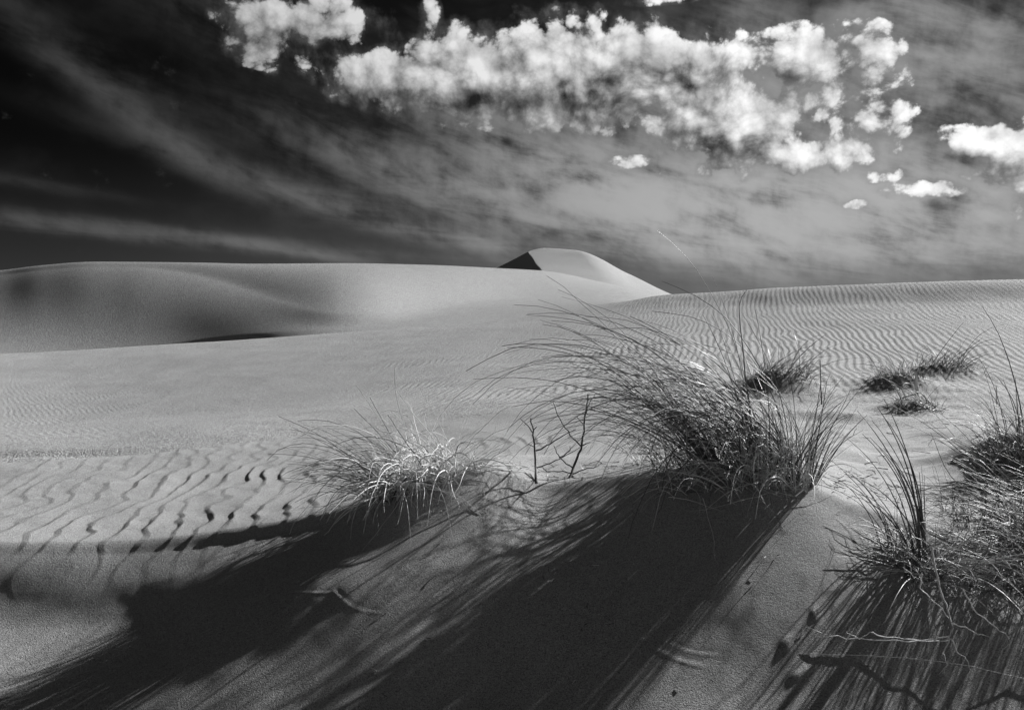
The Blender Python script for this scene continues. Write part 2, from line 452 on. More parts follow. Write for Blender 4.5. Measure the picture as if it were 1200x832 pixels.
def detail(X, Y):
    z = np.zeros_like(X)
    near = 1 - ss(Y, 60, 110)
    # broad unevenness
    z += .045 * fbm(X * .55, Y * .45, 3, 3) * ss(Y, 5, 9) * (1 - ss(Y, 30, 42))
    z += .012 * fbm(X * 3.2, Y * 3.2, 5, 3) * (1 - ss(Y, 8, 14)) * (.4 + .6 * ss(Y, 4.6, 5.4))
    # hummocks gathered round the plants
    z += gauss(X, Y, 880, 4.85, .42, .30, .025)
    z += gauss(X, Y, 1070, 4.25, .22, .2, .02)
    z += gauss(X, Y, 1205, 6.2, .55, .50, .36, .3, 1.2)
    z += gauss(X, Y, 912, 10.6, .55, .55, .26, .2, 1.0)
    z += gauss(X, Y, 1052, 11.0, .50, .40, .15, 0, 1.0)
    z += gauss(X, Y, 1105, 12.2, .60, .40, .12, 0, 1.0)
    z += gauss(X, Y, 1068, 9.3, .36, .24, .10, .3, 1.1)
    z += gauss(X, Y, 1120, 7.8, .7, .35, .07, .5)
    z += gauss(X, Y, 1010, 8.6, .9, .25, .05, -.3)
    z += gauss(X, Y, 600, 5.6, .5, .22, .035, .1)
    # blown streaks behind the hummocks on the right
    right = ss(X, .6, 1.6) * ss(Y, 4.9, 5.6) * (1 - ss(Y, 10.5, 13))
    z += .035 * right * fbm(X * 1.1 + Y * .8, Y * 3.6 - X * 1.2, 9, 4)
    # wind ripples: crests run away from the camera, 15 deg to the right
    a = math.radians(15)
    qx = X * math.cos(a) - Y * math.sin(a); qy = X * math.sin(a) + Y * math.cos(a)
    warp = .55 * fbm(qx * .4, qy * .22, 21, 2) + .30 * fbm(qx * 1.0, qy * .8, 22, 2) + .05 * fbm(qx * 5, qy * 3.0, 23, 2)
    lam = .135
    ph = (qx + warp * .55) / lam
    fr = 1 - (ph - np.floor(ph))
    prof = np.where(fr < .62, .5 - .5 * np.cos(np.pi * fr / .62), .5 + .5 * np.cos(np.pi * (fr - .62) / .38)) - .5
    pxl = HX + X / np.maximum(Y, .1) * F
    amp = ss(Y, 8.2, 10.5) * (1 - ss(Y, 26, 40)) * (1 - .45 * ss(Y, 17, 23))
    amp = amp * (.30 + .70 * ss(pxl, 330, 700))
    patch = .8 + .5 * fbm(X * .4, Y * .3, 31, 2)
    amp = amp * patch * (1 - .95 * right * (1 - ss(Y, 9, 12)))
    z += .0175 * amp * prof
    # coarser ripples low on the left, in two bands
    lam2 = .18
    a2 = math.radians(-6)
    q2 = X * math.cos(a2) - Y * math.sin(a2); r2 = X * math.sin(a2) + Y * math.cos(a2)
    ph2 = (q2 + .20 * fbm(q2 * 1.8, r2 * 1.8, 41, 2) + .10 * fbm(q2 * 4, r2 * 4, 42, 2)) / lam2
    fr2 = 1 - (ph2 - np.floor(ph2))
    prof2 = np.where(fr2 < .78, (fr2 / .78) ** 1.5, ((1 - fr2) / .22) ** .8) - .4
    band1 = np.exp(-((Y - 6.75 - .12 * X) / .42) ** 2) * ss(pxl, 60, 190) * (1 - ss(pxl, 640, 760))
    band2 = np.exp(-((Y - 5.05) / .40) ** 2) * (1 - ss(pxl, 330, 420))
    broken = np.clip(.9 + .7 * fbm(X * 1.2, Y * 1.6, 44, 2), .2, 1.2)
    z += (.0085 * band1 + .007 * band2) * broken * prof2
    low = (1 - ss(pxl, 420, 560)) * ss(Y, 4.8, 5.2) * (1 - ss(Y, 7.8, 8.3))
    z += .004 * low * prof2
    # faint slanting ripples in the near sand
    fg = (1 - ss(Y, 3.9, 4.3)) * ss(Y, 2.2, 2.8)
    z += .010 * fg * fbm((X * .8 - Y * .6) * 5.5, (X * .6 + Y * .8) * 1.6, 51, 3)
    # little scarp at the left edge
    z -= .05 * np.exp(-((Y - 7.7) / .16) ** 2) * (1 - ss(pxl, 90, 220))
    # sweep arcs scratched by blade tips
    for (cpx, cY, rad, a0, a1, wd, am) in [(735, 3.95, .42, 178, 250, .014, .016), (735, 3.95, .36, 185, 245, .010, .012), (735, 3.95, .48, 190, 240, .010, .010),
                                          (430, 4.25, .42, 165, 240, .014, .018), (430, 4.25, .47, 200, 265, .010, .012), (470, 3.95, .34, 200, 270, .01, .012),
                                          (820, 3.75, .40, 190, 265, .012, .014), (950, 4.15, .22, 330, 400, .010, .014), (820, 3.75, .34, 215, 275, .009, .010)]:
        xc = at_raw(cpx, cY)
        r = np.hypot(X - xc, Y - cY)
        th = np.degrees(np.arctan2(Y - cY, X - xc)) % 360
        if a1 > 360: th = np.where(th < 180, th + 360, th)
        msk = ss(th, a0, a0 + 12) * (1 - ss(th, a1 - 12, a1))
        z += msk * (.08 if cpx < 500 else .12) * (am * np.exp(-((r - rad) / wd) ** 2) - .5 * am * np.exp(-((r - rad + 1.8 * wd) / wd) ** 2))
    # small marks (old prints) low right of centre
    for (mx, mY, sx, amp_, rot) in [(922, 3.45, .05, .014, .9), (935, 3.30, .06, .014, .5), (955, 3.6, .04, .012, 1.2)]:
        z += gauss(X, Y, mx, mY, sx, sx * .5, amp_ * .5, rot)
    return z

GZ = GZ + detail(GX, GY)

def ground(X, Y):
    X = np.atleast_1d(np.asarray(X, float)); Y = np.maximum(np.atleast_1d(np.asarray(Y, float)), .55)
    u = X / Y
    c = np.interp(u, U, np.arange(len(U)))
    c0 = np.clip(np.floor(c).astype(int), 0, len(U) - 2); f = c - c0
    out = np.zeros(X.shape)
    order = np.argsort(c0)
    last = -1
    for i in order.ravel():
        k = c0.flat[i]
        if k != last:
            ya, za, yb, zb = GY[:, k], GZ[:, k], GY[:, k+1], GZ[:, k+1]; last = k
        out.flat[i] = np.interp(Y.flat[i], ya, za) * (1 - f.flat[i]) + np.interp(Y.flat[i], yb, zb) * f.flat[i]
    return out
def gz(x, y): return float(ground([x], [y])[0])

def grid_mesh(name, X, Y, Z, mat):
    nr, nc = X.shape
    v = np.stack([X, Y, Z], -1).reshape(-1, 3).astype(np.float32)
    idx = np.arange(nr * nc).reshape(nr, nc)
    f = np.stack([idx[:-1, :-1], idx[:-1, 1:], idx[1:, 1:], idx[1:, :-1]], -1).reshape(-1, 4)
    return raw_mesh(name, v, f, mat)

def raw_mesh(name, v, f, mats, midx=None, smooth=True):
    me = bpy.data.meshes.new(name)
    nv, nf, w = len(v), len(f), f.shape[1]
    me.vertices.add(nv); me.vertices.foreach_set('co', np.ascontiguousarray(v, np.float32).ravel())
    me.loops.add(nf * w); me.loops.foreach_set('vertex_index', np.ascontiguousarray(f, np.int32).ravel())
    me.polygons.add(nf)
    me.polygons.foreach_set('loop_start', np.arange(nf, dtype=np.int32) * w)
    me.polygons.foreach_set('use_smooth', np.full(nf, smooth))
    for m in (mats if isinstance(mats, (list, tuple)) else [mats]): me.materials.append(m)
    if midx is not None: me.polygons.foreach_set('material_index', midx.astype(np.int32))
    me.update(calc_edges=True)
    return me

def link(name, me, parent=None, **props):
    o = bpy.data.objects.new(name, me)
    COL.objects.link(o)
    if parent is not None: o.parent = parent
    for k, v in props.items(): o[k] = v
    return o

def lay_rows(a, b):      # rows from feature a up to and including feature b
    names = [f[0] for f in FEAT]
    i0 = np.argmax(LAY >= names.index(a)); i1 = np.argmax(LAY >= names.index(b))
    return slice(i0, i1 + 1)
for nm, a, b, mt in [('foreground_sand', 'near', 'lip', M_SAND), ('rippled_dune', 'lip', 'trough', M_SAND_MID), ('smooth_dune', 'trough', 'back', M_SAND_FAR), ('far_sand', 'back', 'horizon', M_SAND_FAR)]:
    r = lay_rows(a, b)
    link(nm, grid_mesh(nm, GX[r], GY[r], GZ[r], mt), kind='structure')

# sand behind and around the camera, reaching the horizon
xs = np.concatenate([-np.geomspace(6000, 2, 24), [0], np.geomspace(2, 6000, 24)])
ys = np.concatenate([-np.geomspace(6000, 1, 24), [-.2, .56]])
A, B = np.meshgrid(xs, ys)
Zb = -.80 + .5 * fbm(A * .05, B * .05, 77, 3) * ss(-B, 2, 30)
link('sand_plain', grid_mesh('sand_plain', A, B, Zb, M_SAND), kind='structure')

# ---- the bright peak with its slip face, far behind
def peak_dune():
    # rows near to far: depth, then (px, py) profile; third entry marks the sharp edge
    rows = [
        (120, [(520, 352), (600, 350), (640, 348), (700, 348), (760, 352), (820, 360), (900, 368)]),
        (150, [(530, 335), (600, 333), (640, 331), (700, 332), (760, 344), (820, 358), (900, 367)]),
        (172, [(540, 322), (605, 326), (634, 315), (700, 320), (755, 338), (820, 356), (900, 366)]),
        (182, [(550, 318), (598, 321), (629, 309.5), (692, 312), (750, 334), (815, 354), (900, 366)]),
        (194, [(560, 321), (590, 318), (624, 302), (685, 303), (745, 328), (810, 352), (900, 366)]),
        (206, [(565, 318), (582, 313.5), (619, 295.5), (676, 295), (740, 323), (805, 351), (900, 366)]),
        (216, [(560, 322), (580, 315), (640, 291), (672, 293.5), (735, 321), (800, 350), (900, 366)]),
        (240, [(560, 335), (600, 322), (650, 305), (690, 308), (740, 330), (800, 354), (900, 367)]),
        (320, [(560, 365), (600, 362), (650, 360), (690, 360), (740, 364), (800, 368), (900, 370)]),
    ]
    nper = [30, 26, 56, 70, 30, 30]
    Rx, Ry, Rz = [], [], []
    for d, pr in rows:
        a = np.array(pr, float)
        X = (a[:, 0] - HX) / F * d; Z = ZC + (HY - a[:, 1]) / F * d
        ml = pchip_slopes(X, Z)
        # separate slopes left / right of the sharp edge (index 2)
        mL = ml.copy(); mR = ml.copy()
        mL[2] = (Z[2] - Z[1]) / (X[2] - X[1]); mR[2] = .8 * (Z[3] - Z[2]) / (X[3] - X[2])+.03
        xx, zz = [], []
        for k in range(6):
            t = np.arange(nper[k]) / nper[k]
            if k == 5: t = np.linspace(0, 1, nper[k])
            m0 = mR[k] if k == 2 else ml[k]; m1 = mL[k+1] if k == 1 else ml[k+1]
            xx.append(X[k] + (X[k+1] - X[k]) * t); zz.append(hermite(X[k], X[k+1], Z[k], Z[k+1], m0, m1, t))
        Rx.append(np.concatenate(xx)); Rz.append(np.concatenate(zz)); Ry.append(np.full(len(Rx[-1]), float(d)))
    Rx, Ry, Rz = map(np.array, (Rx, Ry, Rz))
    mz = pchip_slopes(Ry, Rz); mx = pchip_slopes(Ry, Rx)
    OX, OY, OZ = [], [], []
    for k in range(len(rows) - 1):
        n = 16
        for j in range(n + (k == len(rows) - 2)):
            t = j / n
            OY.append(Ry[k] + (Ry[k+1] - Ry[k]) * t)
            OX.append(hermite(Ry[k], Ry[k+1], Rx[k], Rx[k+1], mx[k], mx[k+1], t))
            OZ.append(hermite(Ry[k], Ry[k+1], Rz[k], Rz[k+1], mz[k], mz[k+1], t))
    return grid_mesh('peak_dune', np.array(OX), np.array(OY), np.array(OZ), M_SAND_FAR)
link('peak_dune', peak_dune(), kind='structure')

# ------------------------------------------------------------------ plants
def world(px, Y):
    X = (px - HX) / F * Y
    return X, Y, gz(X, Y)

def tubes(paths, radii, sides=3):
    """paths (n, m, 3), radii (n, m) -> verts, faces"""
    n, m, _ = paths.shape
    tan = np.gradient(paths, axis=1)
    tan /= np.linalg.norm(tan, axis=2, keepdims=True) + 1e-9
    ref = np.broadcast_to(np.array([.31, .77, .13]), tan.shape)
    a = np.cross(tan, ref); a /= np.linalg.norm(a, axis=2, keepdims=True) + 1e-9
    b = np.cross(tan, a)
    th = np.arange(sides) * 2 * math.pi / sides
    ring = paths[:, :, None, :] + radii[:, :, None, None] * (np.cos(th)[None, None, :, None] * a[:, :, None, :] + np.sin(th)[None, None, :, None] * b[:, :, None, :])
    v = ring.reshape(-1, 3)
    idx = np.arange(n * m * sides).reshape(n, m, sides)
    nx = np.roll(idx, -1, axis=2)
    f = np.stack([idx[:, :-1], nx[:, :-1], nx[:, 1:], idx[:, 1:]], -1).reshape(-1, 4)
    return v, f, (m - 1) * sides

def blade_paths(bx, by, L, th0, th1, phi0, phi1, seg=9, power=1.3, kink=0.0, rng=RNG, sink=.02, lift=.004):
    """bases (n), lengths, lean from the vertical at base / tip (rad), compass of the lean (rad: 0=+x, pi/2=+y)"""
    n = len(bx)
    t = (np.arange(seg) + .5) / seg
    T = t[None, :]
    th = th0[:, None] + (th1 - th0)[:, None] * T ** power
    ph = phi0[:, None] + (phi1 - phi0)[:, None] * T
    if kink > 0:
        th = th + np.cumsum(rng.normal(0, kink, (n, seg)), axis=1)
        ph = ph + np.cumsum(rng.normal(0, kink, (n, seg)), axis=1)
    ds = (L / seg)[:, None]
    d = np.stack([np.sin(th) * np.cos(ph), np.sin(th) * np.sin(ph), np.cos(th)], -1) * ds[:, :, None]
    p = np.zeros((n, seg + 1, 3))
    p[:, 1:] = np.cumsum(d, axis=1)
    p[:, :, 0] += bx[:, None]; p[:, :, 1] += by[:, None]
    g0 = ground(bx, by)
    p[:, :, 2] += (g0 - sink)[:, None]
    gg = ground(p[:, 1:, 0].ravel(), p[:, 1:, 1].ravel()).reshape(n, seg)
    p[:, 1:, 2] = np.maximum(p[:, 1:, 2], gg + lift)
    return p

def blade_radii(n, seg, r0, taper=1.2, tip=.25, rng=RNG):
    t = np.linspace(0, 1, seg + 1)[None, :]
    r = (r0 if np.ndim(r0) else np.full(n, r0))[:, None]
    return r * (tip + (1 - tip) * (1 - t ** taper))

def spray(rng, n, px, Y, L, th0, th1, phi, r=.0028, seg=9, kink=0.03, power=1.3, dphi=.25, shoots=0):
    """random bundle of blades; px,Y,L,th0,th1,phi given as (mean, spread); returns paths, radii"""
    if shoots:          # blades grow in shoots: each shoot has its own root, lean and bend
        sh = rng.integers(0, shoots, n)
        g = lambda a: (rng.normal(a[0], a[1], shoots)[sh] + rng.normal(0, a[1] * .28, n))
        bx01 = rng.uniform(-1, 1, shoots)[sh] + rng.normal(0, .035, n)
        by01 = rng.uniform(-1, 1, shoots)[sh] + rng.normal(0, .05, n)
    else:
        g = lambda a: rng.normal(a[0], a[1], n)
        bx01 = rng.uniform(-1, 1, n); by01 = rng.uniform(-1, 1, n)
    uY = Y[0] + by01 * Y[1]
    bx = (px[0] + bx01 * px[1] - HX) / F * uY
    Ln = np.clip(g(L) * rng.uniform(.8, 1.15, n), L[0] * .35, L[0] * 1.7)
    p0 = g(phi)
    P = blade_paths(bx, uY, Ln, np.abs(g(th0)), g(th1), p0, p0 + rng.normal(0, dphi, n), seg, power, kink, rng)
    R = blade_radii(n, seg, r * rng.uniform(.65, 1.35, n))
    return P, R

def mass(name, parts, parent, mats, probs, rng, kind='stuff'):
    V, Fc, MI = [], [], []; off = 0
    origin = np.array(parent.location) if parent is not None else np.zeros(3)
    for P, R in parts:
        v, f, per = tubes(P, R)
        V.append(v - origin); Fc.append(f + off); off += len(v)
        MI.append(np.repeat(rng.choice(len(mats), len(P), p=probs), per))
    me = raw_mesh(name, np.concatenate(V), np.concatenate(Fc), mats, np.concatenate(MI))
    o = link(name, me, parent)
    if kind: o['kind'] = kind
    return o

def singles(name, parts, parent, mats, probs, rng):
    origin = np.array(parent.location)
    for P, R in parts:
        for i in range(len(P)):
            v, f, per = tubes(P[i:i+1], R[i:i+1], 4)
            m = mats[rng.choice(len(mats), p=probs)]
            link(name, raw_mesh(name, v - origin, f, [m]), parent)

def thing(name, px, Y, label, cat, group=None):
    o = bpy.data.objects.new(name, None); COL.objects.link(o)
    o.location = world(px, Y); o.empty_display_size = .1
    o['label'] = label; o['category'] = cat
    if group: o['group'] = group
    bpy.context.view_layer.update()
    return o

PI = math.pi
R_ = math.radians
GR = 'grass clumps growing on the dune'
MATS = [M_STRAW, M_MID, M_DARK]

def main_clump():
    rng = np.random.default_rng(5)
    t = thing('grass_clump', 870, 4.6, 'largest grass clump, dense and windswept, arching left over the sand hummock', 'grass clump', GR)
    LW = PI           # leaning compass: to the left
    parts = [
        spray(rng, 165, (885, 60), (4.75, .16), (1.05, .24), (.36, .18), (1.95, .34), (LW, .34), .0022, 11, .05, 1.1, shoots=24),
        spray(rng, 155, (850, 75), (4.80, .18), (.85, .22), (.50, .20), (2.15, .38), (LW + .1, .5), .0020, 10, .06, 1.1, shoots=22),
        spray(rng, 60, (790, 60), (4.85, .15), (.55, .16), (.5, .3), (2.0, .5), (LW, .8), .0018, 9, .10, shoots=12),
        spray(rng, 105, (880, 62), (4.72, .14), (.50, .14), (.45, .25), (1.9, .5), (LW + .3, 1.2), .0020, 8, .10, shoots=18),
        spray(rng, 80, (930, 26), (4.58, .10), (.42, .12), (.15, .14), (.5, .5), (0.2, 1.2), .0024, 7, .05, shoots=10),
        spray(rng, 90, (850, 80), (4.6, .16), (.38, .14), (.7, .35), (2.1, .5), (-PI / 2, 1.0), .0019, 8, .12),
        spray(rng, 80, (850, 70), (4.75, .14), (.36, .10), (.6, .3), (1.8, .6), (PI, 2.5), .0019, 8, .2),
    ]
    mass('dense_blades', parts, t, MATS, [.24, .30, .46], rng)
    straw = [spray(rng, 150, (912, 46), (4.55, .12), (.40, .12), (.30, .25), (1.3, .7), (PI, 1.6), .0028, 9, .14),
             spray(rng, 80, (850, 75), (4.55, .12), (.45, .12), (.9, .3), (2.0, .4), (-2.2, .8), .0024, 9, .12)]
    mass('straw_blades', straw, t, MATS, [.85, .15, 0], rng)
    outer = [spray(rng, 110, (875, 62), (4.7, .12), (1.22, .28), (.44, .18), (1.95, .30), (LW, .30), .0038, 13, .06, 1.1, shoots=34),
             spray(rng, 26, (895, 40), (4.7, .12), (1.50, .20), (.42, .12), (1.6, .2), (LW, .2), .0034, 13, .03, 1.1),
             spray(rng, 12, (900, 40), (4.6, .10), (.95, .16), (.10, .08), (.55, .25), (LW - .2, .5), .0034, 11, .02),
             spray(rng, 16, (935, 22), (4.55, .08), (.55, .12), (.25, .14), (.6, .3), (0, .5), .0036, 8, .03)]
    singles('blade', outer, t, MATS, [.16, .16, .68], rng)
    singles('blade', [spray(rng, 18, (880, 60), (4.5, .05), (.62, .14), (.9, .2), (2.1, .3), (-2.4, .6), .003, 11, .06)], t, MATS, [.9, .1, 0], rng)

def left_clump():
    rng = np.random.default_rng(17)
    t = thing('grass_clump', 490, 4.78, 'pale bleached grass clump tangled and fallen open, on the sand left of the largest clump', 'grass clump', GR)
    parts = [
        spray(rng, 100, (480, 40), (4.82, .10), (.50, .14), (.95, .35), (1.9, .4), (PI, .8), .0023, 11, .16, shoots=16),
        spray(rng, 100, (492, 42), (4.76, .08), (.42, .14), (1.0, .4), (2.3, .5), (-PI / 2, .9), .0023, 11, .18),
        spray(rng, 60, (530, 36), (4.84, .10), (.34, .12), (1.0, .4), (1.9, .5), (0, 1.0), .0023, 9, .18),
        spray(rng, 70, (495, 38), (4.82, .10), (.34, .10), (.7, .45), (1.9, .8), (PI, 2.0), .0026, 10, .24),
    ]
    mass('dense_blades', parts, t, MATS, [.82, .10, .08], rng)
    dark = [spray(rng, 60, (465, 30), (4.9, .1), (.55, .12), (.9, .25), (1.9, .3), (PI + .3, .35), .0022, 9, .05)]
    mass('dark_blades', dark, t, MATS, [.05, .25, .70], rng)
    singles('blade', [spray(rng, 12, (490, 10), (4.9, .06), (.58, .08), (.65, .15), (.9, .25), (PI, .35), .0032, 9),
                      spray(rng, 72, (498, 42), (4.70, .06), (.66, .20), (.75, .3), (2.25, .25), (-PI / 2 - .2, .55), .0042, 12, .07)], t, MATS, [.80, .1, .10], rng)
    singles('blade', [spray(rng, 85, (488, 46), (4.80, .08), (.54, .18), (.85, .4), (1.8, .5), (PI, 1.1), .0040, 11, .09),
                      spray(rng, 26, (525, 34), (4.80, .08), (.38, .12), (.8, .4), (1.9, .5), (-.3, .9), .0034, 10, .12)], t, MATS, [.9, .07, .03], rng)
    singles('blade', [spray(rng, 18, (460, 15), (4.9, .06), (.75, .1), (.85, .15), (1.75, .25), (PI + .2, .25), .0026, 10)], t, MATS, [0, .2, .8], rng)

def right_clump():
    rng = np.random.default_rng(23)
    t = thing('grass_clump', 1080, 4.0, 'tall thin grass clump with long stems arching up to the left, in the lower right', 'grass clump', GR)
    stems = [spray(rng, 9, (1082, 5), (4.0, .04), (.78, .05), (.02, .04), (.75, .12), (PI, .25), .0042, 12, .01),
             spray(rng, 8, (1070, 14), (4.02, .05), (.62, .1), (.25, .1), (1.25, .2), (PI, .3), .0034, 12, .02),
             spray(rng, 7, (1050, 18), (4.1, .05), (.70, .1), (.35, .1), (1.7, .2), (PI, .25), .0030, 12, .02),
             spray(rng, 4, (1082, 6), (4.0, .05), (.42, .1), (.02, .05), (.1, .1), (PI, .6), .0034, 8, .01)]
    singles('stem', stems, t, [M_MID, M_DARK], [.12, .88], rng)
    parts = [spray(rng, 150, (1070, 30), (4.0, .1), (.26, .1), (.5, .4), (1.7, .6), (PI, 1.6), .0020, 8, .10),
             spray(rng, 170, (1110, 60), (3.95, .14), (.40, .14), (.9, .4), (2.2, .5), (-PI / 2 + .3, .8), .0017, 9, .12)]
    mass('dense_blades', parts, t, MATS, [.30, .28, .42], rng)
    singles('stem', [spray(rng, 14, (1100, 34), (3.95, .04), (.75, .12), (.9, .2), (2.2, .2), (-1.1, .35), .0028, 12, .03),
                     spray(rng, 12, (1080, 22), (3.9, .04), (.50, .12), (.9, .25), (1.9, .3), (PI + .3, .5), .0028, 11, .03)], t, [M_STRAW, M_MID], [.8, .2], rng)

def far_right_clump():
    rng = np.random.default_rng(29)
    t = thing('grass_clump', 1190, 6.1, 'dark grass clump on top of the sand mound at the right edge', 'grass clump', GR)
    parts = [spray(rng, 150, (1190, 35), (6.0, .2), (.42, .14), (.6, .35), (1.6, .5), (PI, .8), .0026, 9, .04),
             spray(rng, 160, (1185, 45), (5.8, .2), (.30, .1), (.9, .4), (2.1, .5), (-PI / 2, 1.2), .0024, 8, .10)]
    mass('dense_blades', parts, t, MATS, [.16, .24, .60], rng)
    singles('stem', [spray(rng, 9, (1185, 18), (6.1, .1), (.62, .12), (.05, .06), (.5, .3), (PI, .5), .0040, 9, .02),
                     spray(rng, 10, (1165, 18), (6.0, .1), (.75, .1), (.75, .2), (1.5, .3), (PI, .4), .0032, 10, .02)], t, MATS, [.05, .2, .75], rng)
    singles('stem', [spray(rng, 7, (1170, 22), (5.6, .06), (.36, .06), (.9, .2), (2.5, .3), (-PI / 2, .6), .0032, 9, .08)], t, [M_STRAW], [1.0], rng)

def small_tufts():
    specs = [(915, 10.5, .46, 60, 'small dark grass tuft on a steep sand mound just right of the largest clump', 170),
             (1052, 11.0, .32, 46, 'smaller dark tuft beside a pale stub, left one of the two touching tufts', 140),
             (1105, 12.2, .42, 60, 'low spreading tuft farthest back on the right, right one of the two touching tufts', 170),
             (1078, 9.3, .26, 44, 'flat low tuft of roots on the sand in front of the two touching tufts', 110)]
    for k, (px, Y, L, w, lab, n) in enumerate(specs):
        rng = np.random.default_rng(40 + k)
        t = thing('grass_tuft', px, Y, lab, 'grass tuft', 'small grass tufts behind the clumps')
        phi = 0.3 if k in (0, 2) else PI
        parts = [spray(rng, n, (px, w * .6), (Y, .25), (L * .8, L * .3), (.7, .35), (1.7, .5), (phi, 1.1), .0030, 7, .10),
                 spray(rng, n // 2, (px, w * .8), (Y - .1, .25), (L * .5, L * .2), (1.0, .4), (1.9, .4), (-PI / 2, 1.6), .0030, 7, .14)]
        mass('dense_blades', parts, t, MATS, [.06, .14, .80], rng)
        singles('blade', [spray(rng, 16, (px, w * .5), (Y, .2), (L * 1.7, L * .4), (.6, .3), (1.6, .3), (phi if k != 1 else PI, .8), .0042, 9, .04)], t, MATS, [.08, .15, .77], rng)

# ---- woody things: branch trees grown from polylines
def tube_poly(pts, r0, r1, sides=6, sub=3, jit=0.0, rng=None):
    pts = [Vector(p) for p in pts]
    out = []
    for i in range(len(pts) - 1):
        for j in range(sub): out.append(pts[i].lerp(pts[i+1], j / sub))
    out.append(pts[-1])
    P = np.array(out)
    if jit: P[1:-1] += rng.normal(0, jit, P[1:-1].shape)
    R = np.linspace(r0, r1, len(P))
    v, f, per = tubes(P[None], R[None], sides)
    n = len(v)
    # close both ends
    caps = []
    return v, f, n

def twig(name, parent, pts, r0, r1, mat, rng, jit=.002):
    v, f, n = tube_poly(pts, r0, r1, 6, 3, jit, rng)
    v = v - np.array(parent.location)
    return link(name, raw_mesh(name, v, f, [mat]), parent)

def ground_depth(px, py, y0=2.4, y1=14):
    Yv = np.linspace(y0, y1, 700); u = (px - HX) / F
    pyv = HY - (ground(u * Yv, Yv) - ZC) / Yv * F
    k = np.argmax(pyv <= py)
    return float(Yv[k]) if pyv[k] <= py else y1

def sapling(label, px, Y, strokes, mat=M_WOOD, grp='dead saplings', near=0.0):
    """strokes: list of (name, [(px, py, dY)], r0, r1) drawn at the depth of the plant"""
    rng = np.random.default_rng(int(px))
    t = thing('dead_sapling', px, Y, label, 'dead sapling', grp)
    for nm, pts, r0, r1 in strokes:
        P = []
        for (x, y, dY) in pts:
            dY = dY + near
            D = min(Y + dY, ground_depth(x, y) - .012)
            P.append(((x - HX) / F * D, D, ZC + (HY - y) / F * D))
        twig(nm, t, P, r0 * .72, r1 * .6, mat, rng, .003)
    return t

main_clump()
left_clump()
right_clump()
far_right_clump()
small_tufts()

sapling('short leafless dark sapling with stubby twigs, farther from the largest clump', 628, 5.0, [
    ('stem', [(629, 566, 0), (628, 545, 0), (626, 520, .01), (625, 505, 0), (622, 490, 0)], .011, .006),
    ('twig', [(625, 508, 0), (618, 498, .03), (610, 491, .05)], .006, .003),
    ('twig', [(626, 503, 0), (629, 500, -.03)], .005, .003),
    ('twig', [(627, 524, 0), (619, 520, .04)], .005, .003),
    ('twig', [(627, 520, 0), (640, 519, .05)], .005, .002),
    ('twig', [(628, 528, 0), (645, 520, -.05), (662, 509, -.1), (675, 503, -.12)], .007, .003),
    ('twig', [(629, 548, 0), (645, 542, -.03), (655, 538, -.04), (680, 524, -.05)], .006, .003)])
sapling('taller leafless dark sapling with forked twigs, touching the largest clump', 672, 4.95, [
    ('stem', [(667, 560, 0), (673, 545, 0), (681, 525, 0), (684, 505, .02), (687, 480, .02), (689, 462, .02)], .012, .006),
    ('twig', [(681, 523, 0), (672, 514, .04), (663, 502, .05), (652, 485, .05), (648, 471, .05)], .007, .003),
    ('twig', [(683, 522, 0), (692, 518, -.04)], .006, .003),
    ('twig', [(685, 498, 0), (676, 488, .03)], .005, .003),
    ('twig', [(671, 548, 0), (660, 540, .03), (652, 530, .04), (649, 522, .04)], .007, .003),
    ('twig', [(655, 536, .03), (668, 528, .03), (668, 522, .03)], .005, .002),
    ('twig', [(672, 555, 0), (655, 552, -.03), (640, 552, -.05), (633, 546, -.05)], .006, .003),
    ('twig', [(670, 556, 0), (684, 550, -.04), (700, 546, -.05)], .006, .003),
    ('twig', [(687, 485, .02), (691, 470, .02), (697, 462, .03)], .005, .002)])

sapling('leafless pale shrub of tangled crooked twigs hanging below the tall thin grass clump', 1122, 3.7, [
    ('stem', [(1092, 640, .15), (1098, 668, .1), (1106, 700, .05), (1112, 720, 0), (1116, 736, -.05), (1112, 752, -.1)], .006, .0035),
    ('twig', [(1080, 672, .1), (1078, 688, .08), (1090, 702, .05), (1103, 712, .02), (1112, 724, 0)], .005, .003),
    ('twig', [(1058, 664, .12), (1070, 674, .1), (1080, 680, .08)], .003, .002),
    ('twig', [(1113, 745, -.05), (1090, 750, -.06), (1060, 748, -.07), (1030, 744, -.08), (1018, 740, -.08), (1007, 747, -.08), (992, 741, -.08)], .0042, .002),
    ('twig', [(1112, 750, -.06), (1088, 751, -.08), (1050, 752, -.1), (1005, 749, -.1), (970, 744, -.1), (946, 734, -.1)], .0035, .002),
    ('twig', [(1116, 730, 0), (1130, 735, -.02), (1145, 742, -.04), (1160, 746, -.05)], .004, .002),
    ('twig', [(1114, 748, -.05), (1122, 762, -.08), (1132, 772, -.1), (1138, 786, -.12)], .004, .002),
    ('twig', [(1112, 752, -.06), (1104, 766, -.08), (1110, 778, -.1), (1100, 790, -.12)], .004, .002),
    ('twig', [(1128, 690, .05), (1140, 712, .02), (1160, 730, 0), (1178, 742, -.02), (1184, 752, -.03), (1176, 760, -.04)], .004, .002),
    ('twig', [(1130, 676, .05), (1142, 678, .04), (1152, 680, .03)], .003, .002),
    ('twig', [(1122, 645, .1), (1130, 630, .12), (1138, 618, .12)], .004, .0025)],
    M_STRAW, near=-.35)

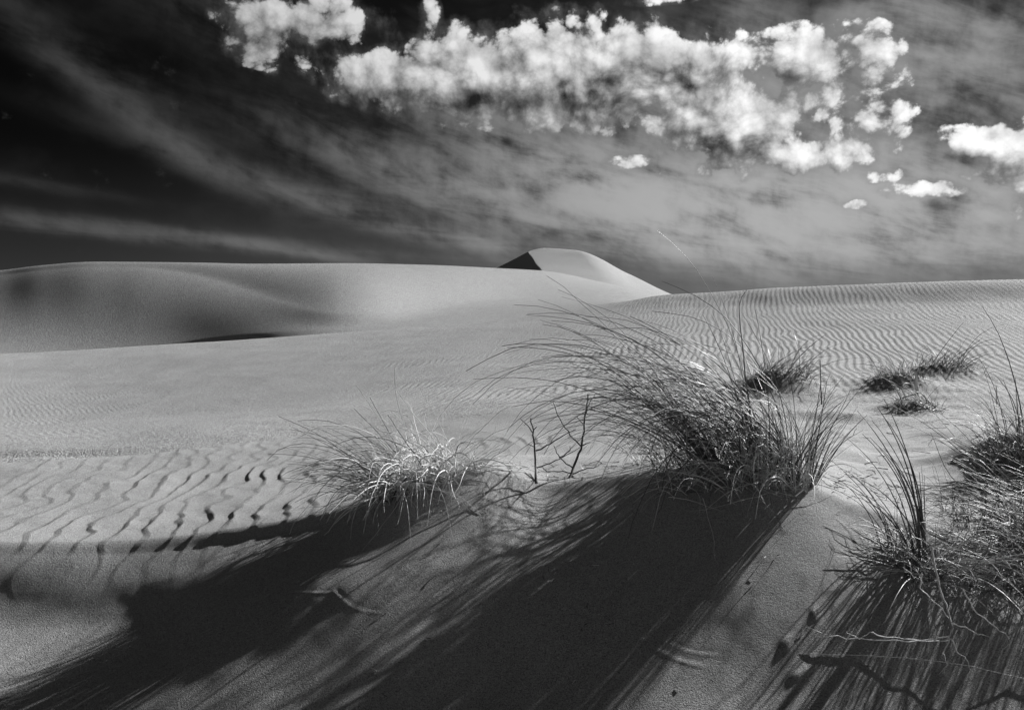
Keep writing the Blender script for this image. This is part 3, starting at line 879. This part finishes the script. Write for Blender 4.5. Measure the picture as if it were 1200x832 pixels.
def thorn_bush():
    rng = np.random.default_rng(61)
    t = thing('twiggy_bush', 1165, 4.55, 'dark tangled twiggy bush against bright sand below the mound at the right edge', 'bush')
    parts = [spray(rng, 210, (1165, 60), (4.55, .3), (.30, .12), (.5, .45), (1.5, .6), (PI / 2, 1.9), .0016, 9, .22),
             spray(rng, 120, (1190, 40), (4.8, .3), (.42, .12), (.4, .3), (1.3, .6), (PI, 1.4), .0016, 10, .18)]
    mass('dense_twigs', parts, t, [M_WOOD, M_LITTER, M_PALE], [.70, .24, .06], rng)
    singles('twig', [spray(rng, 16, (1170, 45), (4.5, .2), (.5, .12), (.3, .3), (1.2, .5), (PI, 1.4), .0028, 10, .16)], t, [M_WOOD, M_LITTER], [.8, .2], rng)
thorn_bush()

def litter():
    rng = np.random.default_rng(71)
    def bits(n, pxr, Yr, L, r):
        px = rng.uniform(*pxr, n); Y = rng.uniform(*Yr, n); X = (px - HX) / F * Y
        ph = rng.uniform(0, 2 * PI, n)
        return blade_paths(X, Y, rng.uniform(*L, n), np.full(n, 1.45), np.full(n, 1.6), ph, ph + rng.normal(0, .5, n), 4, 1, .2, rng, -.003, .003), blade_radii(n, 4, r * rng.uniform(.6, 1.4, n), 1, .5)
    P = [bits(260, (940, 1200), (4.5, 5.6), (.02, .09), .0022), bits(110, (540, 800), (4.9, 5.3), (.02, .10), .0020), bits(60, (420, 1000), (3.2, 4.6), (.01, .04), .0018),
         bits(40, (1000, 1200), (5.6, 8.5), (.05, .2), .003)]
    o = mass('plant_litter', P, None, [M_WOOD, M_LITTER, M_STRAW], [.55, .3, .15], rng)
    o['label'] = 'scattered broken stalks and bits lying on the sand round the clumps'; o['category'] = 'litter'
litter()

def lone(name, label, cat, px, Y, pts, r0, r1, mat):
    P = []
    for x, y, d in pts:
        D = min(Y + d, ground_depth(x, y) - .01)
        P.append(Vector(((x - HX) / F * D, D, ZC + (HY - y) / F * D)))
    v, f, n = tube_poly(P, r0, r1, 5, 4, .001, np.random.default_rng(int(px)))
    base = np.array(P[0])
    o = link(name, raw_mesh(name, v - base, f, [mat])); o.location = base
    o['label'] = label; o['category'] = cat
    return o
lone('dry_stalk', 'single thin upright stalk with a pale foot behind the right side of the largest clump', 'stalk', 962, 7.0, [(963, 474, 0), (962, 455, 0), (961, 422, 0)], .007, .003, M_DARK)
lone('dry_stalk', 'short white upright stalk on bright sand left of the mound at the right edge', 'stalk', 1168, 8.0, [(1168, 476, 0), (1168, 460, 0), (1167.5, 452, 0)], .008, .005, M_STRAW)
lone('wood_stub', 'pale stub of old root standing at the right side of the smaller dark tuft', 'stub', 1074, 10.4, [(1075, 460, 0), (1073, 450, 0), (1074, 442, .0), (1072, 436, .03)], .026, .012, M_STRAW)
lone('fallen_blade', 'long pale blade lying across the dark shaded sand in the lower right corner', 'grass blade', 1000, 3.35, [(936, 766, .1), (1010, 767, .05), (1080, 772, 0), (1140, 781, -.05), (1210, 797, -.1)], .0019, .0012, M_STRAW)

def edge_clump():  # clump mostly out of view, added so its shadow darkens the lower right sand
    rng = np.random.default_rng(83)
    t = thing('grass_clump', 1225, 4.4, 'dense dark grass clump cut off by the right edge, beside the twiggy bush, added to shade the lower right corner', 'grass clump', GR)
    parts = [spray(rng, 240, (1250, 50), (4.45, .2), (.50, .14), (.45, .25), (1.7, .45), (PI, .8), .0022, 9, .05),
             spray(rng, 300, (1245, 60), (4.15, .25), (.45, .14), (.6, .35), (1.9, .5), (PI, 1.6), .0022, 9, .10),
             spray(rng, 170, (1195, 60), (3.95, .2), (.36, .12), (.9, .4), (2.1, .5), (-PI / 2, 1.0), .0020, 9, .14)]
    mass('dense_blades', parts, t, MATS, [.16, .22, .62], rng)
    singles('blade', [spray(rng, 14, (1195, 40), (4.1, .15), (.55, .12), (.7, .3), (1.9, .3), (PI, .5), .0028, 10, .08)], t, MATS, [.6, .1, .3], rng)
edge_clump()
